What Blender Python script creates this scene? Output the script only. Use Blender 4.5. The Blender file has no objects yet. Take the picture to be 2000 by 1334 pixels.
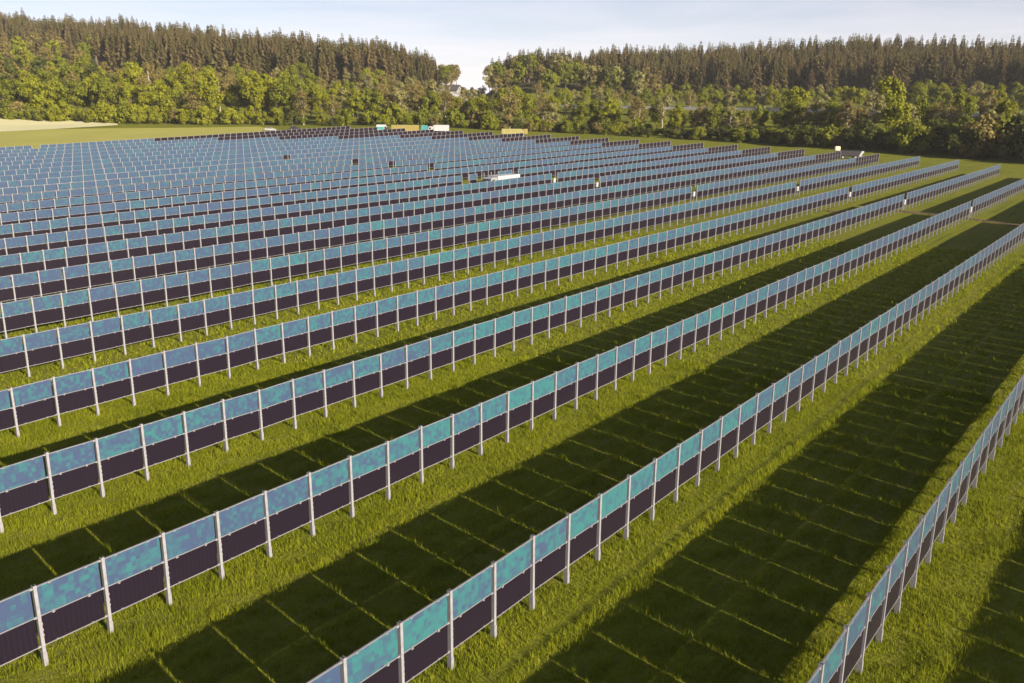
import bpy, math, random
import numpy as np
from mathutils import Matrix, Vector

# ------------------------------------------------------------------ camera, sky, sun, exposure
scene = bpy.context.scene
col = scene.collection
CAM_H = 18.43
cam_data = bpy.data.cameras.new("camera"); cam = bpy.data.objects.new("camera", cam_data); col.objects.link(cam)
cam_data.sensor_width = 36.0; cam_data.lens = 30.90; cam_data.clip_start = 0.5; cam_data.clip_end = 20000
cam.matrix_world = Matrix.Translation((0, 0, CAM_H)) @ Matrix.Rotation(math.radians(90 - 15.5574), 4, 'X') @ Matrix.Rotation(math.radians(0.538), 4, 'Z')
scene.camera = cam

SUN_EL, SUN_AZ = math.radians(18.7), math.radians(135.8)      # azimuth from +Y towards +X
world = bpy.data.worlds.new("World"); scene.world = world; world.use_nodes = True
wn, wl = world.node_tree.nodes, world.node_tree.links
bg = wn["Background"]; bg.inputs["Strength"].default_value = 0.05
sky = wn.new("ShaderNodeTexSky"); sky.sky_type = 'NISHITA'; sky.sun_disc = False
sky.sun_elevation = SUN_EL; sky.sun_rotation = SUN_AZ; sky.air_density = 0.6; sky.dust_density = 0.4; sky.ozone_density = 1.0
# thin high cloud, spread evenly over the whole dome (flat cloud deck seen in perspective)
tc = wn.new("ShaderNodeTexCoord"); sep = wn.new("ShaderNodeSeparateXYZ"); wl.new(tc.outputs["Generated"], sep.inputs[0])
def wmath(op, a, b=None):
    m = wn.new("ShaderNodeMath"); m.operation = op
    for i, v in enumerate((a, b)):
        if v is None: continue
        if isinstance(v, (int, float)): m.inputs[i].default_value = v
        else: wl.new(v, m.inputs[i])
    return m.outputs[0]
zz = wmath('ADD', wmath('MAXIMUM', sep.outputs[2], 0.0), 0.030)
comb = wn.new("ShaderNodeCombineXYZ"); wl.new(wmath('DIVIDE', sep.outputs[0], zz), comb.inputs[0]); wl.new(wmath('DIVIDE', sep.outputs[1], zz), comb.inputs[1])
cn = wn.new("ShaderNodeTexNoise"); cn.inputs["Scale"].default_value = 0.55; cn.inputs["Detail"].default_value = 6; cn.inputs["Distortion"].default_value = 0.6
wl.new(comb.outputs[0], cn.inputs["Vector"])
cr = wn.new("ShaderNodeValToRGB"); cr.color_ramp.elements[0].position = 0.36; cr.color_ramp.elements[1].position = 0.66
cr.color_ramp.elements[0].color = (0.038, 0.038, 0.038, 1); cr.color_ramp.elements[1].color = (0.060, 0.060, 0.060, 1)   # optical depth overhead
wl.new(cn.outputs["Fac"], cr.inputs[0])
veil = wmath('SUBTRACT', 1.0, wmath('POWER', 2.718, wmath('MULTIPLY', wmath('DIVIDE', cr.outputs[0], zz), -1.0)))   # thicker towards the horizon
wmix = wn.new("ShaderNodeMixRGB"); wl.new(veil, wmix.inputs[0]); wl.new(sky.outputs[0], wmix.inputs[1])
wmix.inputs[2].default_value = (11.6, 10.1, 10.4, 1)
wl.new(wmix.outputs[0], bg.inputs["Color"])

sun_data = bpy.data.lights.new("sun", 'SUN'); sun_data.energy = 5.0; sun_data.angle = math.radians(0.5); sun_data.color = (1.0, 0.88, 0.70)
sun = bpy.data.objects.new("sun", sun_data); col.objects.link(sun)
sdir = Vector((-math.sin(SUN_AZ) * math.cos(SUN_EL), -math.cos(SUN_AZ) * math.cos(SUN_EL), -math.sin(SUN_EL)))
sun.rotation_euler = sdir.to_track_quat('-Z', 'Y').to_euler(); sun.location = (0, 0, 60)
vs = scene.view_settings
vs.view_transform = 'Standard'; vs.look = 'None'; vs.gamma = 1.0; vs.use_curve_mapping = False; vs.exposure = 1.2
scene.cycles.max_bounces = 6; scene.cycles.diffuse_bounces = 2; scene.cycles.glossy_bounces = 2; scene.cycles.transmission_bounces = 3
scene.cycles.transparent_max_bounces = 6; scene.cycles.use_denoising = True

rng = np.random.default_rng(7); random.seed(7)

# ------------------------------------------------------------------ helpers
def new_obj(name, mesh=None, parent=None, loc=(0, 0, 0), rot=(0, 0, 0), scale=(1, 1, 1)):
    o = bpy.data.objects.new(name, mesh); col.objects.link(o)
    if parent is not None: o.parent = parent
    o.location = loc; o.rotation_euler = rot; o.scale = scale
    return o
def tag(o, label=None, cat=None, group=None, kind=None):
    if label: o["label"] = label
    if cat: o["category"] = cat
    if group: o["group"] = group
    if kind: o["kind"] = kind
    return o
def mesh_np(name, verts, faces, mats=(), mat_idx=None, uv=None, uv2=None, smooth=False):
    """verts (n,3); faces (m,k) with one k."""
    verts = np.asarray(verts, np.float32); faces = np.asarray(faces, np.int32); m, k = faces.shape
    me = bpy.data.meshes.new(name)
    me.vertices.add(len(verts)); me.vertices.foreach_set("co", verts.ravel())
    me.loops.add(m * k); me.loops.foreach_set("vertex_index", faces.ravel())
    me.polygons.add(m); me.polygons.foreach_set("loop_start", np.arange(0, m * k, k, dtype=np.int32))
    if mat_idx is not None: me.polygons.foreach_set("material_index", np.asarray(mat_idx, np.int32))
    me.polygons.foreach_set("use_smooth", np.full(m, bool(smooth)))
    if uv is not None:
        l = me.uv_layers.new(name="UVMap"); l.data.foreach_set("uv", np.asarray(uv, np.float32).ravel())
    if uv2 is not None:
        l = me.uv_layers.new(name="rnd"); l.data.foreach_set("uv", np.asarray(uv2, np.float32).ravel())
    for mt in mats: me.materials.append(mt)
    me.update(calc_edges=True); me.validate()
    return me
BOXF = np.array([[0,1,3,2],[4,6,7,5],[0,4,5,1],[2,3,7,6],[0,2,6,4],[1,5,7,3]])
def box_v(x0, x1, y0, y1, z0, z1):
    return np.array([[x, y, z] for x in (x0, x1) for y in (y0, y1) for z in (z0, z1)], float)
class MB:
    """collects quads / boxes / prisms into one mesh"""
    def __init__(s): s.v = []; s.f = []; s.m = []; s.n = 0
    def add(s, v, f, m=0):
        v = np.asarray(v, float); s.v.append(v)
        for q in f: s.f.append([int(i) + s.n for i in q]); s.m.append(m)
        s.n += len(v); return s
    def box(s, x0, x1, y0, y1, z0, z1, m=0): return s.add(box_v(x0, x1, y0, y1, z0, z1), BOXF, m)
    def prism(s, pts, y0, y1, m=0):
        """outline pts (x,z) extruded along y"""
        n = len(pts); v = [(x, y0, z) for x, z in pts] + [(x, y1, z) for x, z in pts]
        f = [[i, (i + 1) % n, n + (i + 1) % n, n + i] for i in range(n)] + [list(range(n))[::-1], list(range(n, 2 * n))]
        return s.add(v, f, m)
    def cyl(s, c, axis, r, h, n=12, m=0, r2=None):
        r2 = r if r2 is None else r2; v = []
        for k, rr in ((-.5, r), (.5, r2)):
            for i in range(n):
                a = 2 * math.pi * i / n; p = [rr * math.cos(a), rr * math.sin(a), k * h]
                if axis == 'y': p = [p[0], p[2], p[1]]
                if axis == 'x': p = [p[2], p[0], p[1]]
                v.append([p[0] + c[0], p[1] + c[1], p[2] + c[2]])
        f = [[i, (i + 1) % n, n + (i + 1) % n, n + i] for i in range(n)] + [list(range(n))[::-1], list(range(n, 2 * n))]
        return s.add(v, f, m)
    def mesh(s, name, mats, smooth=False, bevel=0):
        me = bpy.data.meshes.new(name); me.from_pydata(np.concatenate(s.v).tolist(), [], s.f)
        for mt in mats: me.materials.append(mt)
        me.polygons.foreach_set("material_index", s.m)
        import bmesh
        bm = bmesh.new(); bm.from_mesh(me); bmesh.ops.recalc_face_normals(bm, faces=bm.faces)
        if bevel: bmesh.ops.bevel(bm, geom=list(bm.edges), offset=bevel, segments=1, affect='EDGES', profile=.5)
        bm.to_mesh(me); bm.free()
        if smooth: me.polygons.foreach_set("use_smooth", [True] * len(me.polygons))
        return me

class NT:
    def __init__(s, name):
        s.mat = bpy.data.materials.new(name); s.mat.use_nodes = True
        s.t = s.mat.node_tree; s.n = s.t.nodes; s.l = s.t.links; s.b = s.n["Principled BSDF"]; s.out = s.n["Material Output"]
    def node(s, typ, **kw):
        nd = s.n.new(typ)
        for k, v in kw.items(): setattr(nd, k, v)
        return nd
    def put(s, sock, v):
        if hasattr(v, "is_output"): s.l.new(v, sock)
        else: sock.default_value = v
    def math(s, op, a, b=None, clamp=False):
        m = s.node("ShaderNodeMath", operation=op); m.use_clamp = clamp; s.put(m.inputs[0], a)
        if b is not None: s.put(m.inputs[1], b)
        return m.outputs[0]
    def mix(s, f, a, b, bt='MIX'):
        m = s.node("ShaderNodeMixRGB", blend_type=bt); s.put(m.inputs[0], f)
        s.put(m.inputs[1], a if hasattr(a, "is_output") or len(a) == 4 else (*a, 1)); s.put(m.inputs[2], b if hasattr(b, "is_output") or len(b) == 4 else (*b, 1))
        return m.outputs[0]
    def noise(s, scale, vec=None, detail=3, rough=.55, dist=0):
        m = s.node("ShaderNodeTexNoise"); m.inputs["Scale"].default_value = scale; m.inputs["Detail"].default_value = detail
        m.inputs["Roughness"].default_value = rough; m.inputs["Distortion"].default_value = dist
        if vec is not None: s.l.new(vec, m.inputs["Vector"])
        return m.outputs["Fac"]
    def ramp(s, f, lo, hi, a=0.0, b=1.0):
        m = s.node("ShaderNodeMapRange"); m.clamp = True; s.put(m.inputs[0], f)
        m.inputs[1].default_value = lo; m.inputs[2].default_value = hi; m.inputs[3].default_value = a; m.inputs[4].default_value = b
        return m.outputs[0]
    def bump(s, h, strength=.3, dist=.05):
        b = s.node("ShaderNodeBump"); b.inputs["Strength"].default_value = strength; b.inputs["Distance"].default_value = dist
        s.l.new(h, b.inputs["Height"]); s.l.new(b.outputs[0], s.b.inputs["Normal"])
    def obj_co(s): return s.node("ShaderNodeTexCoord").outputs["Object"]
    def geo_pos(s): return s.node("ShaderNodeNewGeometry").outputs["Position"]
    def mapping(s, vec, rot=0, scale=(1, 1, 1)):
        m = s.node("ShaderNodeMapping"); m.inputs["Rotation"].default_value = (0, 0, rot); m.inputs["Scale"].default_value = scale
        s.l.new(vec, m.inputs["Vector"]); return m.outputs[0]
    def rnd(s): return s.node("ShaderNodeObjectInfo").outputs["Random"]
    def done(s, color=None, rough=.6, metal=0., spec=.3):
        if color is not None: s.put(s.b.inputs["Base Color"], color if hasattr(color, "is_output") or len(color) == 4 else (*color, 1))
        s.put(s.b.inputs["Roughness"], rough); s.b.inputs["Metallic"].default_value = metal; s.b.inputs["Specular IOR Level"].default_value = spec
        return s.mat

# ------------------------------------------------------------------ terrain
HD = math.radians(37.49754); U = np.array([math.sin(HD), math.cos(HD)]); N = np.array([-math.cos(HD), math.sin(HD)])
ROT = math.pi / 2 - HD                      # local X of a row runs along U, local Y along N (away from the sun)
D0, DP, BAY = 16.97273, 10.83642, 2.28499
CO = [-0.006, -0.7807, -0.5033, 0.4953, 0.0137, 1.7281, 2.1705, 1.0393, 1.1996, -0.4213]
PR = {-40: [(380,3.5),(430,6),(600,26),(1050,74)], -29.3: [(380,3.5),(430,5),(520,14),(1000,68)], -22: [(380,4),(430,6),(520,16),(850,55)],
 -15.7: [(385,4.5),(440,7),(540,17),(740,39)], -10: [(385,4.8),(440,7),(540,15),(640,27),(720,32)], -5.4: [(390,5),(450,7),(560,14),(660,29)],
 -4: [(390,5),(450,7),(560,12),(650,26)], -2.6: [(390,5),(450,7),(600,11),(900,16)], -1.2: [(385,5),(450,7.5),(540,10),(650,24)],
 1.5: [(375,5),(450,8),(540,11),(650,30)], 9.6: [(345,3.5),(430,9),(560,12),(620,17),(760,34)], 15: [(330,2.5),(400,9),(540,12),(620,17),(790,40)],
 20: [(315,1.8),(370,9),(520,12),(620,17),(820,46)], 29.3: [(298,1),(340,9),(480,12),(620,18),(820,41)], 40: [(280,1),(320,9),(480,12),(620,18),(820,41)]}
KD = np.array([0,250,300,330,345,360,375,390,410,430,450,480,520,540,560,600,620,640,650,660,720,760,800,850,900,1000,1050,1600,4000,9000.])
PH = np.array(sorted(PR), float)
TB = np.array([np.interp(KD, [a for a, b in PR[p]] + [1700, 4200, 9000], [b for a, b in PR[p]] + [PR[p][-1][1], 10, 0]) for p in sorted(PR)])
ST = np.array([PR[p][0][0] for p in sorted(PR)], float)
def field_z(x, y):
    t = np.clip(x * U[0] + y * U[1], -30, 270) / 250; r = np.clip(((x * N[0] + y * N[1]) - D0) / DP, -4, 24) / 22
    z = 0; i = 0
    for a in range(4):
        for b in range(4 - a): z = z + CO[i] * t ** a * r ** b; i += 1
    return z
def terr(x, y):
    x = np.asarray(x, float); y = np.asarray(y, float)
    d = np.hypot(x, y); ph = np.clip(np.degrees(np.arctan2(x, y)), -40, 40)
    i = np.clip(np.searchsorted(PH, ph) - 1, 0, len(PH) - 2); w = (ph - PH[i]) / (PH[i + 1] - PH[i]); w = w * w * (3 - 2 * w)
    j = np.clip(np.searchsorted(KD, d, side='right') - 1, 0, len(KD) - 2); v = np.clip((d - KD[j]) / (KD[j + 1] - KD[j]), 0, 1)
    zo = (TB[i, j] * (1 - v) + TB[i, j + 1] * v) * (1 - w) + (TB[i + 1, j] * (1 - v) + TB[i + 1, j + 1] * v) * w
    s0 = ST[i] * (1 - w) + ST[i + 1] * w
    b = np.clip((d - s0 + 15) / 70, 0, 1); b = b * b * (3 - 2 * b)
    return field_z(x, y) * (1 - b) + zo * b
def tz(x, y): return float(terr(x, y))
def rt(row, t):
    q = U * t + N * (D0 + DP * row); return float(q[0]), float(q[1])
def pd(phi, d):
    a = math.radians(phi); return d * math.sin(a), d * math.cos(a)
FPX = 1716.7
def project(x, y, z):                      # only used to decide how finely a piece needs to be split
    p = math.radians(-15.5574); z = z - CAM_H; c, s = math.cos(p), math.sin(p)
    zc = y * c + z * s; yc = -y * s + z * c
    if zc < 1: return None
    return 1000 + FPX * x / zc, 667 - FPX * yc / zc

# ------------------------------------------------------------------ materials
def mat_ground():
    m = NT("meadow_ground"); p = m.geo_pos(); r = m.mapping(p, rot=-ROT)
    st = m.mapping(r, scale=(.06, 1.6, 1))
    big = m.noise(.035, p, 4); mid = m.noise(.5, p, 5, .65); fine = m.noise(5.0, p, 4, .7); streak = m.noise(1.0, st, 3, .6)
    c = m.mix(m.ramp(mid, .32, .68), (.108, .124, .010), (.195, .208, .020))
    c = m.mix(m.ramp(big, .40, .66), c, (.185, .190, .016))
    c = m.mix(m.ramp(streak, .48, .70, 0, .75), c, (.165, .150, .040))
    c = m.mix(m.ramp(streak, .46, .30, 0, .6), c, (.060, .072, .008))
    c = m.mix(m.ramp(fine, .35, .75, 0, .55), c, (.075, .085, .010))
    soil = m.noise(.9, m.mapping(r, scale=(.5, 1, 1)), 5, .7)
    c = m.mix(m.ramp(soil, .64, .74, 0, .7), c, (.16, .105, .055))
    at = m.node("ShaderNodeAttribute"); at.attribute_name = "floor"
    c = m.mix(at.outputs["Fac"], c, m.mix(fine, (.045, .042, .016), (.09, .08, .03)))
    h = m.math('ADD', m.math('MULTIPLY', fine, .5), m.math('MULTIPLY', mid, .8))
    m.bump(h, .9, .18)
    return m.done(c, .95, spec=.08)
def mat_simple(name, c1, c2, scale=2., rough=.7, metal=0., spec=.3, bump=.0, bscale=None):
    m = NT(name); p = m.obj_co(); n = m.noise(scale, p, 4, .6)
    c = m.mix(m.ramp(n, .3, .7), c1, c2)
    if bump: m.bump(m.noise(bscale or scale * 3, p, 3), bump, .05)
    return m.done(c, rough, metal, spec)
def mat_leaf(name, c1, c2, trans=.3, hue_var=.3):
    m = NT(name); n = m.noise(.35, m.obj_co(), 2); r = m.rnd()
    c = m.mix(m.ramp(n, .35, .65), c1, c2)
    c = m.mix(m.math('MULTIPLY', r, hue_var), c, (c1[0] * .62, c1[1] * .60, c1[2] * .8))
    m.done(c, .7, spec=.12)
    tr = m.node("ShaderNodeBsdfTranslucent"); m.put(tr.inputs[0], c)
    mx = m.node("ShaderNodeMixShader"); mx.inputs[0].default_value = trans
    m.l.new(m.b.outputs[0], mx.inputs[1]); m.l.new(tr.outputs[0], mx.inputs[2]); m.l.new(mx.outputs[0], m.out.inputs[0])
    return m.mat
def mat_needle():
    mt = mat_leaf("needle", (.140, .106, .042), (.195, .148, .064), .2, .45)
    nt = mt.node_tree; pr = nt.nodes["Principled BSDF"]; src = pr.inputs["Base Color"].links[0].from_socket
    g = nt.nodes.new("ShaderNodeNewGeometry"); n = nt.nodes.new("ShaderNodeTexNoise"); n.inputs["Scale"].default_value = .055; n.inputs["Detail"].default_value = 3
    nt.links.new(g.outputs["Position"], n.inputs["Vector"])
    r = nt.nodes.new("ShaderNodeMapRange"); r.inputs[1].default_value = .42; r.inputs[2].default_value = .62; nt.links.new(n.outputs["Fac"], r.inputs[0])
    mx = nt.nodes.new("ShaderNodeMixRGB"); nt.links.new(r.outputs[0], mx.inputs[0]); nt.links.new(src, mx.inputs[1]); mx.inputs[2].default_value = (.112, .102, .034, 1)
    for nd in nt.nodes:
        for sk in nd.inputs:
            if nd is not mx and sk.is_linked and sk.links[0].from_socket == src and sk.name in ("Base Color", "Color"): nt.links.new(mx.outputs[0], sk)
    return mt
def mat_cells_blue():
    m = NT("blue_cells"); uv = m.node("ShaderNodeUVMap", uv_map="UVMap").outputs[0]
    u2 = m.node("ShaderNodeUVMap", uv_map="rnd").outputs[0]; s2 = m.node("ShaderNodeSeparateXYZ"); m.l.new(u2, s2.inputs[0])
    oi = m.node("ShaderNodeObjectInfo")
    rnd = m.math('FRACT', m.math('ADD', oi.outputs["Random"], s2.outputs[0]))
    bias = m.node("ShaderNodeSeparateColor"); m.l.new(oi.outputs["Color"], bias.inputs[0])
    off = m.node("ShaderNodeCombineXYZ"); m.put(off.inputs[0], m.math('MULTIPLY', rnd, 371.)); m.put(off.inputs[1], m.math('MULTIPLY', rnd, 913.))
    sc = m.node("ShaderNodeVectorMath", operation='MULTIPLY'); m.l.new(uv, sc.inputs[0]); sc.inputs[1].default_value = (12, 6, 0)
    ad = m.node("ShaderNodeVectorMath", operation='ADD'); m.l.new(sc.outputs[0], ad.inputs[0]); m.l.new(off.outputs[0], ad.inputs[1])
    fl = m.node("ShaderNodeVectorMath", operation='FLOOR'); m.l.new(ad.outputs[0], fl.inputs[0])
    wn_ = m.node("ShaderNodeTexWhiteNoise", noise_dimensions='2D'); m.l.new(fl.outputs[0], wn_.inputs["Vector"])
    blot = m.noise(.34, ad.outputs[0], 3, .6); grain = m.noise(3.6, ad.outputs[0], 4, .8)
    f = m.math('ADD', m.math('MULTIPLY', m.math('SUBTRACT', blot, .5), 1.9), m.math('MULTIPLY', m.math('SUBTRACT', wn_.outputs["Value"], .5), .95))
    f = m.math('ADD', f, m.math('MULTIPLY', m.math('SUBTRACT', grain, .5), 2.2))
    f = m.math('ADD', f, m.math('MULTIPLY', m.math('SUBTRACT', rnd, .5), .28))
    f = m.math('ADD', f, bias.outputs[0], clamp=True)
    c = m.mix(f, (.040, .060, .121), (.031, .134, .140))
    c = m.mix(m.ramp(grain, .52, .8, 0, .5), c, (.055, .082, .132))
    fr = m.node("ShaderNodeVectorMath", operation='FRACTION'); m.l.new(ad.outputs[0], fr.inputs[0])
    sx = m.node("ShaderNodeSeparateXYZ"); m.l.new(sc.outputs[0], sx.inputs[0])
    gx = m.math('FRACT', sx.outputs[0]); gy = m.math('FRACT', sx.outputs[1])
    line = m.math('MAXIMUM', m.math('GREATER_THAN', m.math('ABSOLUTE', m.math('SUBTRACT', gx, .5)), .475), m.math('GREATER_THAN', m.math('ABSOLUTE', m.math('SUBTRACT', gy, .5)), .475))
    c = m.mix(m.math('MULTIPLY', line, .35), c, (.05, .07, .12))
    m.b.inputs["Coat Weight"].default_value = .25; m.b.inputs["Coat Roughness"].default_value = .08
    return m.done(c, .35, spec=.35)
def mat_cells_dark():
    m = NT("dark_cells"); uv = m.node("ShaderNodeUVMap", uv_map="UVMap").outputs[0]
    sx = m.node("ShaderNodeSeparateXYZ"); m.l.new(uv, sx.inputs[0])
    g = m.math('FRACT', m.math('MULTIPLY', sx.outputs[0], 12.)); gy = m.math('FRACT', m.math('MULTIPLY', sx.outputs[1], 6.))
    line = m.math('GREATER_THAN', m.math('ABSOLUTE', m.math('SUBTRACT', g, .5)), .44)
    c = m.mix(m.math('MULTIPLY', line, .5), (.0098, .0066, .0130), (.025, .017, .027))
    l2 = m.math('GREATER_THAN', m.math('ABSOLUTE', m.math('SUBTRACT', gy, .5)), .47)
    c = m.mix(m.math('MULTIPLY', l2, .2), c, (.033, .022, .026))
    n = m.noise(3., m.obj_co(), 3); c = m.mix(m.ramp(n, .4, .7, 0, .35), c, (.013, .0085, .017))
    m.b.inputs["Coat Weight"].default_value = .08; m.b.inputs["Coat Roughness"].default_value = .1
    return m.done(c, .4, spec=.2)
M = {}
M['ground'] = mat_ground()
M['blue'] = mat_cells_blue(); M['dark'] = mat_cells_dark()
M['steel'] = mat_simple("galvanised_steel", (.22, .215, .235), (.30, .29, .315), 6., .5, .15, .4)
M['rail'] = mat_simple("aluminium_rail", (.18, .175, .195), (.24, .235, .255), 4., .45, .2, .4)
M['white'] = mat_simple("white_paint", (.33, .33, .35), (.40, .40, .42), 1., .45)
M['grey'] = mat_simple("grey_plastic", (.22, .22, .23), (.30, .30, .31), 1., .5)
M['rubber'] = mat_simple("black_rubber", (.015, .015, .015), (.03, .03, .03), 5., .8)
M['black'] = mat_simple("dark_paint", (.020, .017, .022), (.035, .03, .035), 1., .4)
M['glass'] = mat_simple("window_glass", (.03, .035, .045), (.05, .055, .07), 1., .08, 0, .6)
M['yellow'] = mat_simple("yellow_paint", (.22, .18, .055), (.27, .22, .075), .8, .5)
M['olive'] = mat_simple("olive_tarp", (.22, .20, .07), (.30, .265, .10), 1.2, .8, bump=.4, bscale=3)
M['teal'] = mat_simple("teal_paint", (.04, .20, .21), (.06, .26, .27), .8, .5)
M['silver'] = mat_simple("silver_paint", (.30, .30, .32), (.40, .40, .42), .8, .35, .3)
M['concrete'] = mat_simple("road_concrete", (.36, .35, .36), (.46, .45, .45), .3, .9)
M['render'] = mat_simple("white_render", (.20, .20, .20), (.26, .26, .25), .6, .9)
M['roof'] = mat_simple("slate_roof", (.05, .045, .055), (.09, .08, .09), 1.5, .8)
M['soil'] = mat_simple("bare_soil", (.085, .055, .034), (.14, .09, .055), 1.2, .95, bump=.8, bscale=4)
M['pale_field'] = mat_simple("pale_stubble", (.50, .47, .27), (.56, .53, .31), .05, .95)
M['green_field'] = mat_simple("young_crop", (.30, .285, .055), (.35, .33, .068), .06, .95)
M['bark'] = mat_simple("bark", (.09, .07, .05), (.16, .13, .10), 3., .9)
M['pale_bark'] = mat_simple("pale_bark", (.30, .27, .22), (.42, .38, .31), 3., .9)
M['spruce_bark'] = mat_simple("spruce_bark", (.13, .095, .07), (.20, .15, .11), 3., .9)
M['leaf_bright'] = mat_leaf("leaf_bright", (.195, .210, .012), (.250, .250, .020))
M['leaf_mid'] = mat_leaf("leaf_mid", (.140, .160, .014), (.190, .200, .020))
M['leaf_olive'] = mat_leaf("leaf_olive", (.185, .150, .042), (.230, .185, .060))
M['leaf_pale'] = mat_leaf("leaf_pale", (.22, .205, .065), (.28, .255, .095))
M['leaf_dark'] = mat_leaf("leaf_dark", (.060, .072, .014), (.090, .098, .018))
M['needle'] = mat_needle()
M['grass'] = mat_leaf("grass_blade", (.192, .220, .010), (.262, .280, .016), .38, 0)
M['petal'] = mat_simple("dandelion_petal", (.62, .42, .01), (.70, .50, .02), 3., .7)

# ------------------------------------------------------------------ ground sheet and other fields
def ground_mesh():
    ang = np.concatenate([np.linspace(-180, -42, 40)[:-1], np.linspace(-42, 42, 260), np.linspace(42, 180, 40)[1:-1]])
    rad = 3 * (2600 / 3) ** np.linspace(0, 1, 330)
    a = np.radians(ang); X = rad[:, None] * np.sin(a)[None]; Y = rad[:, None] * np.cos(a)[None]
    Z = terr(X, Y); nr, na = X.shape
    v = np.stack([X, Y, Z], -1).reshape(-1, 3); v = np.concatenate([v, [[0, 0, float(terr(0, 0))]]])
    i, j = np.meshgrid(np.arange(nr - 1), np.arange(na), indexing='ij'); j2 = (j + 1) % na
    f = np.stack([i * na + j, i * na + j2, (i + 1) * na + j2, (i + 1) * na + j], -1).reshape(-1, 4)
    f = f[:, ::-1]
    c = nr * na; jj = np.arange(na); fan = np.stack([np.full(na, c), jj, (jj + 1) % na, (jj + 1) % na], -1)
    me = mesh_np("ground", v[:c + 1], f, [M['ground']], smooth=True)
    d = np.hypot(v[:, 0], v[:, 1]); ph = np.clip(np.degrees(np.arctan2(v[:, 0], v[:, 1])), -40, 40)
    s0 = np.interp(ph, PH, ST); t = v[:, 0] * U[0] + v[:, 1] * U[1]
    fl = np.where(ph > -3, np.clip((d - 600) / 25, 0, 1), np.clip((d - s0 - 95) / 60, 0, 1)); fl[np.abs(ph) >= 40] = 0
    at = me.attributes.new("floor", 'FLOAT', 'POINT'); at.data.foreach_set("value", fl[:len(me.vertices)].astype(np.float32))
    return me
tag(new_obj("ground", ground_mesh()), kind="structure")
def sheet(name, mat, poly_rt, lift, nu=60, nv=20):
    """bilinear patch between four (phi, dist) corners laid on the terrain"""
    (a, b, c, d) = [np.array(p, float) for p in poly_rt]
    u, v = np.meshgrid(np.linspace(0, 1, nu), np.linspace(0, 1, nv)); u = u[..., None]; v = v[..., None]
    P = (a * (1 - u) + b * u) * (1 - v) + (d * (1 - u) + c * u) * v
    X = P[..., 0]; Y = P[..., 1]; Z = terr(X, Y) + lift
    V = np.stack([X, Y, Z], -1).reshape(-1, 3); i, j = np.meshgrid(np.arange(nv - 1), np.arange(nu - 1), indexing='ij')
    f = np.stack([i * nu + j, i * nu + j + 1, (i + 1) * nu + j + 1, (i + 1) * nu + j], -1).reshape(-1, 4)
    return tag(new_obj(name, mesh_np(name, V, f, [mat], smooth=True)), kind="structure")
sheet("crop_field", M['green_field'], [rt(23.3, 60), rt(23.0, 214), (-108, 384), (-245, 350)], .06)
sheet("stubble_field", M['pale_field'], [(-261, 281), (-168, 383), (-171, 390), (-270, 440)], .14, 40, 16)

# ------------------------------------------------------------------ solar rows
LW, LH, LT = 2.085, 1.044, .034
Z_LO, Z_MID, Z_HI = .74, 1.822, 2.877     # bottom of lower panel, middle rail centre, top of upper panel
def panel_block(x, z, tilt_dz=0.):
    """laminate centred at x, base z; returns verts, faces, uv"""
    v = box_v(x - LW / 2, x + LW / 2, -LT / 2, LT / 2, z, z + LH)
    return v
PUV = {0: (0, 0), 1: (0, 1), 2: (0, 0), 3: (0, 1), 4: (1, 0), 5: (1, 1), 6: (1, 0), 7: (1, 1)}
def panel_mesh(name, mat, clamps):
    vs_ = [panel_block(0, -LH / 2)]; fs = [BOXF]; mi = [0] * 6; n = 8
    if clamps:
        for cx in (-.62, .60):
            for zc in (-LH / 2, LH / 2):
                vs_.append(box_v(cx - .045, cx + .045, -.045, .045, zc - .028, zc + .028)); fs.append(BOXF + n); n += 8; mi += [1] * 6
    f = np.concatenate(fs); uv = np.array([PUV[i % 8] for i in f.ravel()], float)
    return mesh_np(name, np.concatenate(vs_), f, [mat, M['rail']], mi, uv)
UP = panel_mesh("upper_panel", M['blue'], True); LO = panel_mesh("lower_panel", M['dark'], True); UD = LO
def post_mesh():
    b = MB()
    # open C section: web towards the sun, two flanges, lips
    b.box(-.055, .055, -.080, -.066, 0, 3.0); b.box(-.055, -.041, -.066, .070, 0, 3.0); b.box(.041, .055, -.066, .070, 0, 3.0)
    # heavier driven pile below, clasping the section
    b.box(-.068, .068, -.096, -.082, -.3, .5); b.box(-.068, -.057, -.082, .088, -.3, .5); b.box(.057, .068, -.082, .088, -.3, .5)
    # panel brackets
    for z in (Z_LO - .01, Z_MID, Z_HI + .01): b.box(-.15, .085, -.030, .030, z - .03, z + .03)
    for z in (1.12, 1.32, 1.55): b.box(.056, .085, -.06, -.02, z - .035, z + .035)
    return b.mesh("post", [M['steel']])
POST = post_mesh()
ENDS = {-2: 236, -1: 239, 0: 241, 1: 243, 2: 245.4, 3: 253.7, 4: 258.4, 5: 260, 6: 261.8, 7: 262.1, 8: 263.2, 9: 264.3, 10: 262.9, 11: 261.2, 12: 260.1, 13: 258.8, 14: 257.6,
        15: 256.3, 16: 254, 17: 251.8, 18: 248.1, 19: 244, 20: 241, 21: 237, 22: 233}
GAPT = {0: 152, 1: 155.3, 2: 158.8, 3: 164.1, 4: 167.4, 5: 145.9, 7: 147.2, 8: 148.3, 9: 149.5, 11: 147.2, 12: 145.8, 13: 144.2, 15: 140.9, 22: 116.7}
ORD = ["first", "second", "third", "fourth", "fifth", "sixth", "seventh", "eighth", "ninth", "tenth", "eleventh", "twelfth", "thirteenth", "fourteenth", "fifteenth",
       "sixteenth", "seventeenth", "eighteenth", "nineteenth", "twentieth", "twenty-first", "twenty-second", "twenty-third", "twenty-fourth", "twenty-fifth"]
GAP_POS = {}
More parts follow.
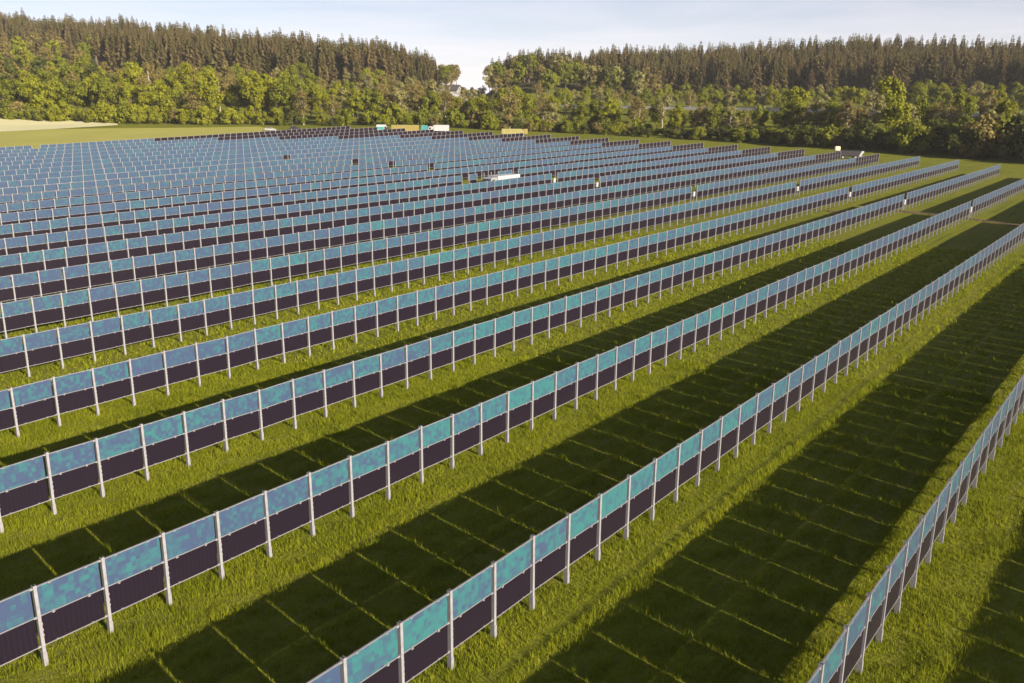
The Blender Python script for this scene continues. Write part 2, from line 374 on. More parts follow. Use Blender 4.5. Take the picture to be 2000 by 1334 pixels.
def sweep(points, hw, hh, name, mat):
    """box-section rail along points (local x,z)"""
    v = []; f = []
    for (x, z) in points:
        v += [(x, -hw, z - hh), (x, hw, z - hh), (x, hw, z + hh), (x, -hw, z + hh)]
    n = len(points)
    for i in range(n - 1):
        for k in range(4): f.append([i * 4 + k, i * 4 + (k + 1) % 4, i * 4 + 4 + (k + 1) % 4, i * 4 + 4 + k])
    f += [[3, 2, 1, 0], [(n - 1) * 4 + k for k in range(4)]]
    return mesh_np(name, v, f, [mat])
for row in range(-2, 23):
    ph = (1.59 + .9465 * (row - 1)) % BAY
    k1 = int(math.floor((ENDS[row] - ph) / BAY))
    # first post: a little beyond the left edge of the view
    k0 = None
    for k in range(-20, k1):
        x, y = rt(row, ph + k * BAY); p = project(x, y, tz(x, y) + 1.5)
        if p is not None and p[0] > -330: k0 = k; break
    if row == -2: k0 = -4
    if row == -1: k0 = 3
    if row == 0: k0 = max(k0, 1)
    ts = [ph + k * BAY for k in range(k0, k1 + 1)]
    xy = np.array([rt(row, t) for t in ts]); gz = terr(xy[:, 0], xy[:, 1]) + rng.normal(0, .012, len(ts))
    x0, y0 = xy[0]; z0 = gz[0]
    root = new_obj("solar_panel_row", None, None, (x0, y0, z0), (0, 0, ROT))
    o_ = 22 - row
    lab = ("row of upright solar panels bordering the open yellow-green crop field" if o_ == 0 else
           f"row of upright solar panels, {ORD[o_]} row counted from the crop field edge")
    tag(root, lab, "solar panels", "parallel rows of upright solar panels")
    root.empty_display_size = .5
    # bay states
    gap = set()
    if row in GAPT: gap.add(int(np.argmin([abs(t + BAY / 2 - GAPT[row]) for t in ts[:-1]])))
    if row == 9:
        gb = int(np.argmin([abs(t + BAY / 2 - 149.5) for t in ts[:-1]])); gap |= {gb - 3, gb - 4, gb - 5, gb - 7}
    for g in gap: GAP_POS.setdefault(row, []).append((ts[g], ts[g + 1], 0.5 * (gz[g] + gz[g + 1])))
    ntail = 0 if row < 5 else (9 if row < 12 else 10 + (row - 12) * .8 if row < 19 else 15 + (row - 18) * 5)
    far_v = []; far_f = {'p': [], 'u': [], 'l': []}
    acc = {'post': [[], 0], 'up': [[], []], 'lo': [[], []], }
    jp, ju, jl, jr_u, jr_l = [], [], [], [], []
    near_end = {}
    indiv = []
    for i in range(len(ts)):
        x, y = xy[i]; p = project(x, y, gz[i] + 1.5)
        j = min(i + 1, len(ts) - 1); q = project(*xy[j], gz[j] + 1.5) if j != i else p
        ok = p is not None and q is not None and -40 < p[0] < 2040 and p[1] < 1420 and abs(q[0] - p[0]) >= 8.6 and row > -2
        indiv.append(ok)
    tl = np.array(ts) - ts[0]; zl = gz - z0
    for i in range(len(ts)):
        if indiv[i]:
            new_obj("post", POST, root, (tl[i], 0, zl[i]), (rng.normal(0, .004), rng.normal(0, .004), 0), (1, 1, 1 + rng.normal(0, .006)))
        else: jp.append(i)
        if i == len(ts) - 1 or i in gap: continue
        xm = .5 * (tl[i] + tl[i + 1]) - .042 + rng.normal(0, .010); zm = .5 * (zl[i] + zl[i + 1]); sl = math.atan2(zl[i + 1] - zl[i], BAY)
        dark_up = i >= len(ts) - 1 - ntail
        d = math.hypot(*xy[i]); fi = math.degrees(math.atan2(*xy[i])); tt = ts[i]
        teal = .16 * math.exp(-max(0, d - 40) / 70) + .60 * math.exp(-((fi - 3) / 17) ** 2) * math.exp(-max(0, d - 35) / 120) + .10 * math.sin(tt * .21 + row * 1.7) + .08 * math.sin(tt * .53 + row * .9) + .07 * rng.normal()  # viewing-angle sheen of the coating put into panel colour by camera bearing and distance
        if indiv[i]:
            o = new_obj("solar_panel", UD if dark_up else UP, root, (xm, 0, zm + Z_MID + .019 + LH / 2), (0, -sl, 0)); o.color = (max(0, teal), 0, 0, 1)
            new_obj("solar_panel", LO, root, (xm, 0, zm + Z_LO + LH / 2), (0, -sl, 0))
        else:
            if dark_up: jl.append((xm, zm + Z_MID + .019, zl[i + 1] - zl[i]))
            else: ju.append((xm, zm + Z_MID + .019, zl[i + 1] - zl[i]))
            jl.append((xm, zm + Z_LO, zl[i + 1] - zl[i]))
    # pieces too small to tell apart: one part each
    def bank(lst, mat, name):
        if not lst: return
        V = []; Fc = []; R2 = []
        for n_, (xm, zb, dz) in enumerate(lst):
            v = panel_block(xm, zb); v[:, 2] += (v[:, 0] - xm) / BAY * dz; V.append(v); Fc.append(BOXF + 8 * n_); R2.append(np.tile([rng.random(), 0], (24, 1)))
        f = np.concatenate(Fc); uv = np.array([PUV[i % 8] for i in f.ravel()], float)
        o = new_obj(name, mesh_np(name, np.concatenate(V), f, [mat], None, uv, np.concatenate(R2)), root); o["kind"] = "stuff"; o.color = (.03, 0, 0, 1)
    bank(ju, M['blue'], "upper_panel_bank"); bank(jl, M['dark'], "lower_panel_bank")
    if jp:
        V = []; Fc = []
        for n_, i in enumerate(jp):
            V.append(box_v(tl[i] - .055, tl[i] + .055, -.08, .07, zl[i] - .3, zl[i] + 3.0)); Fc.append(BOXF + 8 * n_)
        o = new_obj("post_bank", mesh_np("post_bank", np.concatenate(V), np.concatenate(Fc), [M['steel']]), root); o["kind"] = "stuff"
    # rails, broken at open bays
    runs = []; cur = [0]
    for i in range(len(ts) - 1):
        if i in gap:
            if len(cur) > 1: runs.append(cur)
            cur = [i + 1]
        else: cur.append(i + 1)
    if len(cur) > 1: runs.append(cur)
    for run in runs:
        for nm, zr in (("bottom_rail", Z_LO - .02), ("middle_rail", Z_MID), ("top_rail", Z_HI + .022)):
            new_obj(nm, sweep([(tl[i], zl[i] + zr) for i in run],   .026, .018, nm, M['rail']), root)

# ------------------------------------------------------------------ inverter boxes in the open bays
cab = MB().box(-.42, .42, -.16, .16, 0, 1.05).mesh("cabinet", [M['white']], bevel=.02)
door = MB().box(-.36, .36, -.185, -.162, .08, .97).mesh("door", [M['white']], bevel=.008)
hand = MB().box(.24, .28, -.215, -.187, .45, .62).mesh("handle", [M['grey']])
brk = MB().box(-.95, .95, .165, .205, .15, .22).box(-.95, .95, .165, .205, .80, .87).mesh("bracket", [M['rail']])
cond = MB().cyl((.2, 0, -.55), 'z', .03, 1.1, 8).cyl((-.2, 0, -.55), 'z', .03, 1.1, 8).mesh("conduit", [M['grey']])
for row in (1, 2, 3, 4, 5, 7, 8):
    t0, t1, zg = GAP_POS[row][0]; x, y = rt(row, (t0 + t1) / 2)
    r = tag(new_obj("inverter_box", None, None, (x, y, zg + 1.05), (0, 0, ROT), (.8, .8, .8)), f"white inverter cabinet in the open bay of the {ORD[22 - row]} row from the crop field", "inverter", "inverter cabinets in open bays")
    new_obj("cabinet", cab, r); d_ = new_obj("door", door, r); new_obj("handle", hand, d_); new_obj("bracket", brk, r); new_obj("conduit", cond, r)

# ------------------------------------------------------------------ cable trench of bare soil between the rows
def soil_patch(a, b, w, seed):
    """irregular strip from a=(row,t) to b=(row,t)"""
    r_ = np.random.default_rng(seed); n = 40; s_ = np.linspace(0, 1, n)
    P = np.array([rt(a[0] + (b[0] - a[0]) * s, a[1] + (b[1] - a[1]) * s) for s in s_]); d = P[-1] - P[0]; nn = np.array([-d[1], d[0]]) / np.hypot(*d)
    wl_ = w * (.35 + .65 * np.sin(np.pi * np.clip(s_, .02, .98)) ** .5) * r_.uniform(.7, 1.3, n); wr = w * (.35 + .65 * np.sin(np.pi * np.clip(s_, .02, .98)) ** .5) * r_.uniform(.7, 1.3, n)
    wig = np.cumsum(r_.normal(0, .12, n))[:, None] * nn
    L = P + wig + nn * wl_[:, None]; R_ = P + wig - nn * wr[:, None]; Cc = P + wig
    V = np.concatenate([np.c_[L, terr(L[:, 0], L[:, 1]) + .03], np.c_[Cc, terr(Cc[:, 0], Cc[:, 1]) + .16], np.c_[R_, terr(R_[:, 0], R_[:, 1]) + .03]])
    f = [[i, i + 1, n + i + 1, n + i] for i in range(n - 1)] + [[n + i, n + i + 1, 2 * n + i + 1, 2 * n + i] for i in range(n - 1)]
    tag(new_obj("soil_strip", mesh_np("soil_strip", V, np.array(f)[:, ::-1], [M['soil']])), kind="structure")
soil_patch((.05, 151), (1.1, 156), .8, 1); soil_patch((1.1, 157), (2.1, 158), 1.2, 2); soil_patch((2.1, 152), (2.9, 150), 1.3, 3); soil_patch((4.2, 163), (4.9, 150), .9, 4); soil_patch((3.1, 150), (3.9, 148), .5, 5)

# ------------------------------------------------------------------ grass blades and dandelions (stuff)
def grass(name, n_try, dmin, dmax, blades, wid, seed, hs):
    r_ = np.random.default_rng(seed)
    ph = np.radians(r_.uniform(-34, 34, n_try)); d = np.sqrt(r_.uniform(dmin ** 2, dmax ** 2, n_try))
    x = d * np.sin(ph); y = d * np.cos(ph)
    rowc = ((x * N[0] + y * N[1]) - D0) / DP; off = (rowc - np.floor(rowc)) * DP; along = x * U[0] + y * U[1]
    lane = np.floor(rowc)
    near_row = np.minimum(off, DP - off)
    h = np.where(near_row < 1.9, .17, .15) * (1 + .45 * np.sin(along * .9 + lane * 2.1 + 2 * np.sin(off * .8)) * np.sin(off * 1.7 + along * .31) + .25 * np.sin(along * 3.1 + off * 2.3))
    keep = r_.random(n_try) < np.where(near_row < 1.9, 1., .75)
    # wheel track and windrow on the sunny side of the rows
    wob = .06 * np.sin(along * .30 + lane) + .04 * np.sin(along * 1.1)
    ridge = np.abs(off + wob - (DP - 2.05)) < .24; track = np.abs(off + wob - (DP - 1.55)) < .24; low = (off + wob > DP - 1.35) & (off < DP - .7)
    sel = lane == -1; ridge &= sel; track &= sel; low &= sel
    tall = np.sin(along * 1.9 + 3 * np.sin(off * 1.1 + lane)) * np.sin(off * 2.9 + along * .7) > .55
    h = np.where(tall & (near_row > 1.9), h * 1.9, h)
    h = np.where(ridge, .26, np.where(low, .13, h)); keep = (keep | ridge) & ~track
    # faint mowing lanes
    mow = np.sin(off * 5.2) ; keep &= ~((near_row > 2.2) & (mow > .75) & (r_.random(n_try) < .6))
    x, y, h = x[keep], y[keep], h[keep] * hs; n = len(x)
    z = terr(x, y) - .01
    X = np.repeat(x, blades) + r_.normal(0, .05 * hs, n * blades); Y = np.repeat(y, blades) + r_.normal(0, .05 * hs, n * blades); Z = np.repeat(z, blades)
    Hh = np.repeat(h, blades) * r_.uniform(.5, 1.35, n * blades); a = r_.uniform(0, 2 * np.pi, n * blades); w = wid * r_.uniform(.6, 1.3, n * blades)
    ln = Hh * r_.uniform(.1, .75, n * blades); b = a + r_.uniform(.8, 2.3, n * blades)
    p0 = np.stack([X - np.cos(a) * w, Y - np.sin(a) * w, Z], -1); p1 = np.stack([X + np.cos(a) * w, Y + np.sin(a) * w, Z], -1)
    p2 = np.stack([X + np.cos(b) * ln, Y + np.sin(b) * ln, Z + Hh], -1)
    V = np.stack([p0, p1, p2], 1).reshape(-1, 3); f = np.arange(len(V)).reshape(-1, 3)
    return tag(new_obj(name, mesh_np(name, V, f, [M['grass']])), "rough green meadow grass growing between the solar rows", "grass", kind="stuff")
grass("meadow_grass", 170000, 22, 62, 4, .0125, 3, 1.0)
grass("meadow_grass", 85000, 60, 125, 4, .030, 4, 1.12)
def dandelions():
    r_ = np.random.default_rng(12); V = []
    for lane, t0, t1, n, spread in ((3, 52, 100, 1500, 1), (4, 66, 120, 1500, 1), (2, 70, 105, 350, 1), (5, 85, 130, 500, 1), (3, 28, 45, 250, 1), (21.9, 118, 150, 600, 1)):
        cl = r_.uniform(t0, t1, 14); co_ = r_.uniform(1.0, 4.6, 14)
        k = r_.integers(0, 14, n); t = cl[k] + r_.normal(0, 2.2, n); of = co_[k] * 0 + np.abs(DP - co_[k]) + r_.normal(0, .7, n)
        q = U[None] * t[:, None] + N[None] * (D0 + DP * lane + of)[:, None]; z = terr(q[:, 0], q[:, 1]) + r_.uniform(.12, .26, n)
        s = r_.uniform(.022, .045, n); a = r_.uniform(0, 6.28, n)
        for i in range(n):
            c = np.array([q[i, 0], q[i, 1], z[i]]); tlt = r_.normal(0, .35, 2)
            for m_ in range(4):
                an = a[i] + m_ * np.pi / 2; V.append(c + s[i] * np.array([np.cos(an), np.sin(an), tlt[0] * np.cos(an) + tlt[1] * np.sin(an)]))
    V = np.array(V); tag(new_obj("dandelion_bloom", mesh_np("dandelion_bloom", V, np.arange(len(V)).reshape(-1, 4), [M['petal']])), "scattered yellow dandelion blooms in the lanes between solar rows", "dandelions", kind="stuff")
dandelions()

# ------------------------------------------------------------------ trees
def tube(b, p0, p1, r0, r1, n=6, m=0):
    p0 = np.array(p0, float); p1 = np.array(p1, float); d = p1 - p0; d /= np.linalg.norm(d)
    a = np.cross(d, [0, 0, 1] if abs(d[2]) < .9 else [1, 0, 0]); a /= np.linalg.norm(a); c = np.cross(d, a)
    v = [p + r * (math.cos(2 * math.pi * i / n) * a + math.sin(2 * math.pi * i / n) * c) for p, r in ((p0, r0), (p1, r1)) for i in range(n)]
    b.add(v, [[i, (i + 1) % n, n + (i + 1) % n, n + i] for i in range(n)], m)
def leaf_quads(C, S, r_, nrm=None):
    """quads at centres C with half size S, loosely facing nrm"""
    n = len(C); q = r_.normal(size=(n, 3)); q /= np.linalg.norm(q, axis=1)[:, None]
    if nrm is not None: q = q * .75 + nrm; q /= np.linalg.norm(q, axis=1)[:, None]
    a = np.cross(q, r_.normal(size=(n, 3))); a /= np.linalg.norm(a, axis=1)[:, None]; b = np.cross(q, a)
    S = S[:, None]; j = lambda: 1 + r_.uniform(-.35, .35, (n, 1))
    return np.stack([C + a * S * j() + b * S * .4 * j(), C + b * S * j() - a * S * .3, C - a * S * j() - b * S * .4 * j(), C - b * S * j() + a * S * .3], 1).reshape(-1, 3)
def broad_tree(seed, h, cr_w, crown_lo, lobes, per, leaf, gap=.0):
    """returns (trunk mesh builder, crown verts): height h, crown half-width cr_w, crown from crown_lo*h up"""
    per = int(per * 1.8); leaf *= .70; r_ = np.random.default_rng(seed); zc = h * (1 + crown_lo) / 2; hz = h * (1 - crown_lo) / 2
    b = MB(); tube(b, (0, 0, -.6), (0, 0, h * .35), .030 * h * .6, .018 * h * .6); tube(b, (0, 0, h * .35), (r_.normal(0, .4), r_.normal(0, .4), h * .82), .018 * h * .6, .05)
    cs = []; 
    for k in range(lobes):
        while True:
            p = r_.uniform(-1, 1, 3)
            if (p ** 2).sum() < 1: break
        if k % 3: p /= max(.55, np.linalg.norm(p)) / .82
        wz = 1 - .35 * max(0, p[2])
        c = np.array([p[0] * cr_w * .78 * wz, p[1] * cr_w * .78 * wz, zc + p[2] * hz * .86]); rad = cr_w * r_.uniform(.22, .42)
        cs.append((c, rad))
        if k % 2 == 0:
            tube(b, (0, 0, h * r_.uniform(max(.12, crown_lo * .8), .5)), c, .007 * h, .03, 5)
    P = []; Nn = []; S = []
    for c, rad in cs:
        d = r_.normal(size=(per, 3)); d /= np.linalg.norm(d, axis=1)[:, None]
        rr = rad * r_.uniform(.45, 1.18, per)[:, None] * (1, 1, .8); pt = c + d * rr
        P.append(pt); Nn.append(d); S.append(leaf * r_.uniform(.5, 1.25, per))
    P = np.concatenate(P); V = leaf_quads(P, np.concatenate(S), r_, np.concatenate(Nn)); return b, V
def crown_mesh(name, V, mat): return mesh_np(name, V, np.arange(len(V)).reshape(-1, 4), [mat])
def spruce(seed, h, rad, bare):
    r_ = np.random.default_rng(seed); b = MB(); tube(b, (0, 0, -.8), (0, 0, h * .96), .0095 * h, .02, 6)
    V = []; z = bare * h
    while z < h * .985:
        f = (z / h - bare) / (1 - bare); R_ = (.25 + rad * (1 - f) ** .62) * r_.uniform(.82, 1.12); R_ *= min(1, .45 + f * 4) if bare > .1 else 1
        nb = max(4, int(4 + R_ * 1.6)); a0 = r_.uniform(0, 6.28)
        for k in range(nb):
            a = a0 + 2 * np.pi * k / nb + r_.normal(0, .2); L = max(.3, R_ * r_.uniform(.7, 1.2)); dr = L * r_.uniform(.25, .6)
            e = np.array([np.cos(a), np.sin(a), 0]); s = np.array([-np.sin(a), np.cos(a), 0]); w = L * r_.uniform(.28, .42)
            p = np.array([0, 0, z]); tip = p + e * L - np.array([0, 0, dr]); md = p + e * L * .55 - np.array([0, 0, dr * .25])
            V += [p, md + s * w, tip, md - s * w]
            V += [p, md - np.array([0, 0, w * .1]), tip - np.array([0, 0, .2 * L]), md - np.array([0, 0, w * 1.3])]
        z += h * .033 * r_.uniform(.75, 1.2)
    V += [np.array(q) for q in ([0.18, 0, h * .95], [0, 0.1, h * 1.0], [-.18, 0, h * .95], [0, -.1, h * .94])]
    return b, np.array(V)
# prototypes: list of (trunk mesh, crown mesh)
def proto(kind, mat, bark, specs, name):
    out = []
    for sp in specs:
        b, V = (spruce if kind == 's' else broad_tree)(*sp)
        out.append((b.mesh("trunk", [bark]), crown_mesh("crown", V, mat), sp[1]))
    return out
BS = [(11, 22, 7.2, .20, 24, 75, .62), (12, 24, 6.2, .18, 24, 75, .60), (13, 19, 6.8, .16, 22, 75, .58), (14, 26, 7.6, .22, 28, 70, .64)]
K = {}
K['bright'] = proto('b', M['leaf_bright'], M['bark'], BS, 'b')
K['mid'] = proto('b', M['leaf_mid'], M['bark'], [(21, 21, 7.0, .14, 24, 75, .62), (22, 25, 7.4, .2, 26, 70, .62), (23, 18, 5.6, .12, 20, 75, .55)], 'b')
K['olive'] = proto('b', M['leaf_olive'], M['pale_bark'], [(31, 21, 6.0, .22, 22, 55, .46), (32, 24, 5.4, .26, 22, 55, .46), (33, 18, 5.6, .2, 20, 52, .44)], 'b')
K['pale'] = proto('b', M['leaf_pale'], M['pale_bark'], [(41, 20, 5.4, .2, 20, 60, .48), (42, 16, 5.4, .15, 20, 60, .48)], 'b')
K['dark'] = proto('b', M['leaf_dark'], M['bark'], [(51, 20, 7.0, .1, 24, 75, .62), (52, 16, 6.4, .08, 22, 75, .58)], 'b')
K['spruce'] = proto('s', M['needle'], M['spruce_bark'], [(61, 27, 4.4, .12), (62, 29, 4.1, .28), (63, 25, 4.0, .20), (64, 31, 4.5, .34)], 's')
SHR = [(71, 7.0, 4.3, .02, 15, 70, .40), (72, 5.6, 3.9, .02, 14, 70, .38), (73, 8.5, 4.2, .04, 16, 70, .42)]
for kk, mt in (('bright', 'leaf_bright'), ('mid', 'leaf_mid'), ('dark', 'leaf_dark'), ('olive', 'leaf_olive')):
    K['shrub_' + kk] = proto('b', M[mt], M['bark'], SHR, 'b')
def plant(kind, x, y, scale, name, label, cat, group, sz=1., dz=-.2, var=None):
    tm, cm, h = K[kind][random.randrange(len(K[kind])) if var is None else var]
    wx = random.uniform(.95, 1.4) if kind == "spruce" else 1
    r = tag(new_obj(name, None, None, (x, y, tz(x, y) + dz), (0, 0, random.uniform(0, 6.283)), (scale * wx, scale * wx, scale * sz)), label, cat, group)
    new_obj("trunk", tm, r); new_obj("crown", cm, r)
    return r
def pick(w):
    ks = list(w); return random.choices(ks, [w[k] for k in ks])[0]
TL = {'bright': "bright yellow-green broadleaf tree", 'mid': "mid-green broadleaf tree", 'olive': "brownish olive tree", 'pale': "slender pale-leaved tree", 'dark': "dark green dense broadleaf tree"}
def tree(kind, phi, d, h, where):
    x, y = pd(phi, d); pr = random.randrange(len(K[kind])); base = K[kind][pr][2]
    plant(kind, x, y, h / base, "spruce_tree" if kind == 'spruce' else "broadleaf_tree", f"{TL[kind]} {where}", "tree", f"{kind} trees {where}", random.uniform(.92, 1.08), var=pr)
def shrub(kind, phi, d, h, where):
    x, y = pd(phi, d); pr = random.randrange(3); base = K['shrub_' + kind][pr][2]
    nm = {'bright': 'fresh bright green', 'mid': 'mid-green', 'dark': 'dark green', 'olive': 'brownish olive'}[kind]
    plant('shrub_' + kind, x, y, h / base, "hedge_shrub", f"{nm} bushy shrub {where}", "shrub", f"{nm} shrubs {where}", random.uniform(.9, 1.15), var=pr)
def front(phi):      # distance of the edge of the tree belt
    return float(np.interp(phi, [-34, -29.6, -23, -16, -11.3, -6.6, -1.7, 3.1, 9.6, 15.8, 21.6, 25.8, 29.7, 34], [450, 448, 422, 408, 392, 385, 376, 370, 352, 336, 321, 309, 301, 292]))
WL = "in the belt beyond the crop field"; WM = "in the belt behind the parked lorries"; WR = "in the belt between the road and the solar rows"
# left belt
for i in range(46):
    phi = -33 + 18.5 * (i + random.uniform(.1, .9)) / 46
    shrub(pick({'bright': 5, 'mid': 3, 'olive': 1}), phi, front(phi) + random.uniform(1, 9), random.uniform(5.0, 9), WL)
for i in range(44):
    phi = -33.5 + 19.5 * (i + random.uniform(0, 1)) / 44; near = i % 2
    tree(pick({'bright': 5, 'mid': 4, 'olive': 1.5, 'pale': .6}) if near else pick({'bright': 3, 'mid': 4, 'olive': 2.5, 'dark': 1}), phi, front(phi) + (random.uniform(8, 22) if near else random.uniform(24, 60)), random.uniform(17, 25) * (1.0 if phi > -23 else .85), WL)
# centre belt
for i in range(26):
    phi = -14.5 + 17 * (i + random.uniform(.1, .9)) / 26
    shrub(pick({'bright': 3, 'mid': 4, 'olive': 2, 'dark': 2}), phi, front(phi) + random.uniform(2, 9), random.uniform(4, 8), WM)
for i in range(40):
    phi = -14.5 + 17 * (i + random.uniform(0, 1)) / 40; near = i % 2
    hh = random.uniform(14, 22) if phi < -4 else random.uniform(11, 18)
    tree(pick({'bright': 3, 'mid': 3, 'olive': 5, 'pale': 1}) if near else pick({'bright': 2, 'mid': 3, 'olive': 4, 'pale': 1}), phi, front(phi) + (random.uniform(7, 20) if near else random.uniform(24, 70)), hh, WM)
# right belt: hedge on the foot of the road embankment, trees behind it
for i in range(95):
    phi = 1.5 + 32 * (i + random.uniform(.1, .9)) / 95
    hh = float(np.interp(phi, [2, 10, 17, 22, 26, 30], [5.0, 5.0, 5.8, 7.6, 10, 12.5])) * random.uniform(.75, 1.1)
    shrub(pick({'dark': 5, 'mid': 4, 'olive': 2.5, 'bright': 1}), phi, front(phi) + random.uniform(1, 13), hh, WR)
for i in range(40):
    phi = 1.5 + 19 * (i + random.uniform(.1, .9)) / 40
    shrub(pick({'mid': 4, 'bright': 3, 'olive': 3, 'dark': 1}), phi, front(phi) + random.uniform(16, 75), random.uniform(3.2, 5.5), "scattered over the bank below the road")
for i in range(36):
    phi = 2 + 29 * (i + random.uniform(0, 1)) / 36
    tree(pick({'bright': 4, 'mid': 2.5, 'olive': 4, 'pale': 2}), phi, front(phi) + random.uniform(14, 34), random.uniform(11, 16.5), WR)
for phi, kind, dd, hh, lab in ((22.3, 'bright', 42, 20.5, "tallest round-crowned bright green tree before the dark spruce wood"), (17.2, 'bright', 40, 17.5, "rounded yellow-green tree standing by the road"), (26.3, 'mid', 44, 15, "rounded mid-green tree on the road bank"), (20.2, 'olive', 20, 15.5, "tall brown-leaved bushy tree overtopping the hedge by the road")):
    x, y = pd(phi, front(phi) + dd); pr = 0; plant(kind, x, y, hh / K[kind][pr][2], "broadleaf_tree", lab, "tree", None, var=pr)
# beyond the road and at the foot of the woods
WB = "beyond the road at the foot of the spruce wood"
for i in range(88):
    phi = 1 + 30 * (i + random.uniform(0, 1)) / 88
    tree(pick({'bright': 3, 'mid': 4, 'olive': 2, 'pale': 1.5}), phi, random.uniform(505, 605) - max(0, phi - 12) * 2.5, random.uniform(9, 16), WB)
# mixed slope left and either side of the valley gap
WS = "on the mixed wooded slope"
def slope(n, p0, p1, d0, d1, w, h0, h1, where):
    for i in range(n):
        phi = p0 + (p1 - p0) * (i + random.uniform(0, 1)) / n
        tree(pick(w), phi, random.uniform(d0, d1), random.uniform(h0, h1), where)
def slope_mass(n, p0, p1, d0, d1, w, h0, h1, label, seed):
    # a far wood that reads as one mass: crowns and trunks of many trees, one mesh, a material per foliage tone
    r_ = np.random.default_rng(seed); ks = list(w); pw = np.array([w[k] for k in ks], float); pw /= pw.sum(); Vs = []; mi = []
    for i in range(n):
        phi = p0 + (p1 - p0) * (i + r_.random()) / n; x, y = pd(phi, r_.uniform(d0, d1)); kk = r_.choice(len(ks), p=pw); cm = K[ks[kk]][r_.integers(len(K[ks[kk]]))]
        h = cm[2]; co_ = np.empty(len(cm[1].vertices) * 3, np.float32); cm[1].vertices.foreach_get("co", co_); Q = co_.reshape(-1, 4, 3)
        Q = Q[r_.permutation(len(Q))[:1100]]; c0 = Q.mean(1, keepdims=True); Q = c0 + (Q - c0) * 1.5
        s = r_.uniform(h0, h1) / h; a = r_.uniform(0, 6.28); c, sn = math.cos(a), math.sin(a); zz_ = tz(x, y) - .2
        tr = []
        for k in range(5):
            a0, a1 = 2 * math.pi * k / 5, 2 * math.pi * (k + 1) / 5
            tr.append([[.32 * math.cos(a0), .32 * math.sin(a0), -1], [.32 * math.cos(a1), .32 * math.sin(a1), -1], [.12 * math.cos(a1), .12 * math.sin(a1), h * .7], [.12 * math.cos(a0), .12 * math.sin(a0), h * .7]])
        Q = np.concatenate([Q, np.array(tr)]); W = np.stack([(Q[..., 0] * c - Q[..., 1] * sn) * s + x, (Q[..., 0] * sn + Q[..., 1] * c) * s + y, Q[..., 2] * s + zz_], -1)
        Vs.append(W.reshape(-1, 3)); mi += [kk] * (len(Q) - 5) + [len(ks)] * 5
    V = np.concatenate(Vs); me = mesh_np("broadleaf_wood", V, np.arange(len(V)).reshape(-1, 4), [M['leaf_' + k] for k in ks] + [M['bark']], mi)
    tag(new_obj("broadleaf_wood", me), label, "wood", kind="stuff")
slope_mass(66, -34, -24.3, 490, 780, {'mid': 4, 'olive': 4, 'bright': 2, 'dark': 1}, 15, 21, "mixed green and olive broadleaf wood covering the lower slope of the highest hill", 301)
slope_mass(26, -24.5, -19, 480, 590, {'mid': 4, 'olive': 4, 'bright': 1}, 13, 17, "broadleaf wood at the foot of the spruces between the two hills", 302)
slope(40, -20, -4.5, 480, 590, {'mid': 4, 'olive': 4, 'bright': 3, 'pale': 2}, 13, 19, WS + " below the spruces")
slope(9, -4.6, -3.6, 600, 690, {'olive': 3, 'mid': 3, 'bright': 2}, 15, 20, "at the end of the ridge by the valley gap")
slope(9, -3.4, -1.9, 600, 800, {'olive': 3, 'pale': 2, 'mid': 2}, 9, 13, "in the valley gap between the wooded hills")
slope_mass(44, -1.6, 9, 590, 690, {'olive': 4, 'mid': 4, 'pale': 2, 'dark': 2}, 16, 22, "mixed broadleaf wood on the hillside beyond the valley gap", 303)
# spruces: the ones that show largest singly, the rest of the wood as one mass
def spruces(n, p0, p1, df, label, group, h0=18, h1=31):
    for i in range(n):
        phi = p0 + (p1 - p0) * (i + random.uniform(0, 1)) / n; x, y = pd(phi, df(phi)); v = random.randrange(4)
        h = random.uniform(h0, h1) * float(np.interp(phi, [-8, -4.7, -4.6, 40], [1, .62, 1, 1])); plant('spruce', x, y, h / K['spruce'][v][2], "spruce_tree", label, "spruce", group, random.uniform(.95, 1.1), -.4, v)
edgeL = lambda p: float(np.interp(p, [-34, -25, -22, -19, -15.7, -10, -5.4, -4.6], [830, 680, 630, 612, 606, 606, 606, 610]))
spruces(96, -24, -4.7, lambda p: edgeL(p) + random.uniform(0, 28), "tall brown-green spruce along the front of the left ridge wood".replace("left ridge wood", "ridge wood beyond the crop field"), "spruces fronting the ridge wood")
spruces(30, -34, -19, lambda p: edgeL(p) + random.uniform(0, 140), "tall brown-green spruce among the mixed trees of the highest hill", "spruces on the highest hill", 22, 28)
spruces(110, 8.5, 32, lambda p: 622 + 24 * max(0, math.sin(p * 1.9 + .6)) + random.uniform(0, 22), "tall dark spruce along the front of the wood beyond the road", "spruces fronting the wood beyond the road", 19, 30)
spruces(40, -1.5, 10, lambda p: 640 + random.uniform(0, 60), "spruce among broadleaf trees on the hillside beyond the valley gap", "spruces on the hillside beyond the gap", 18, 25)
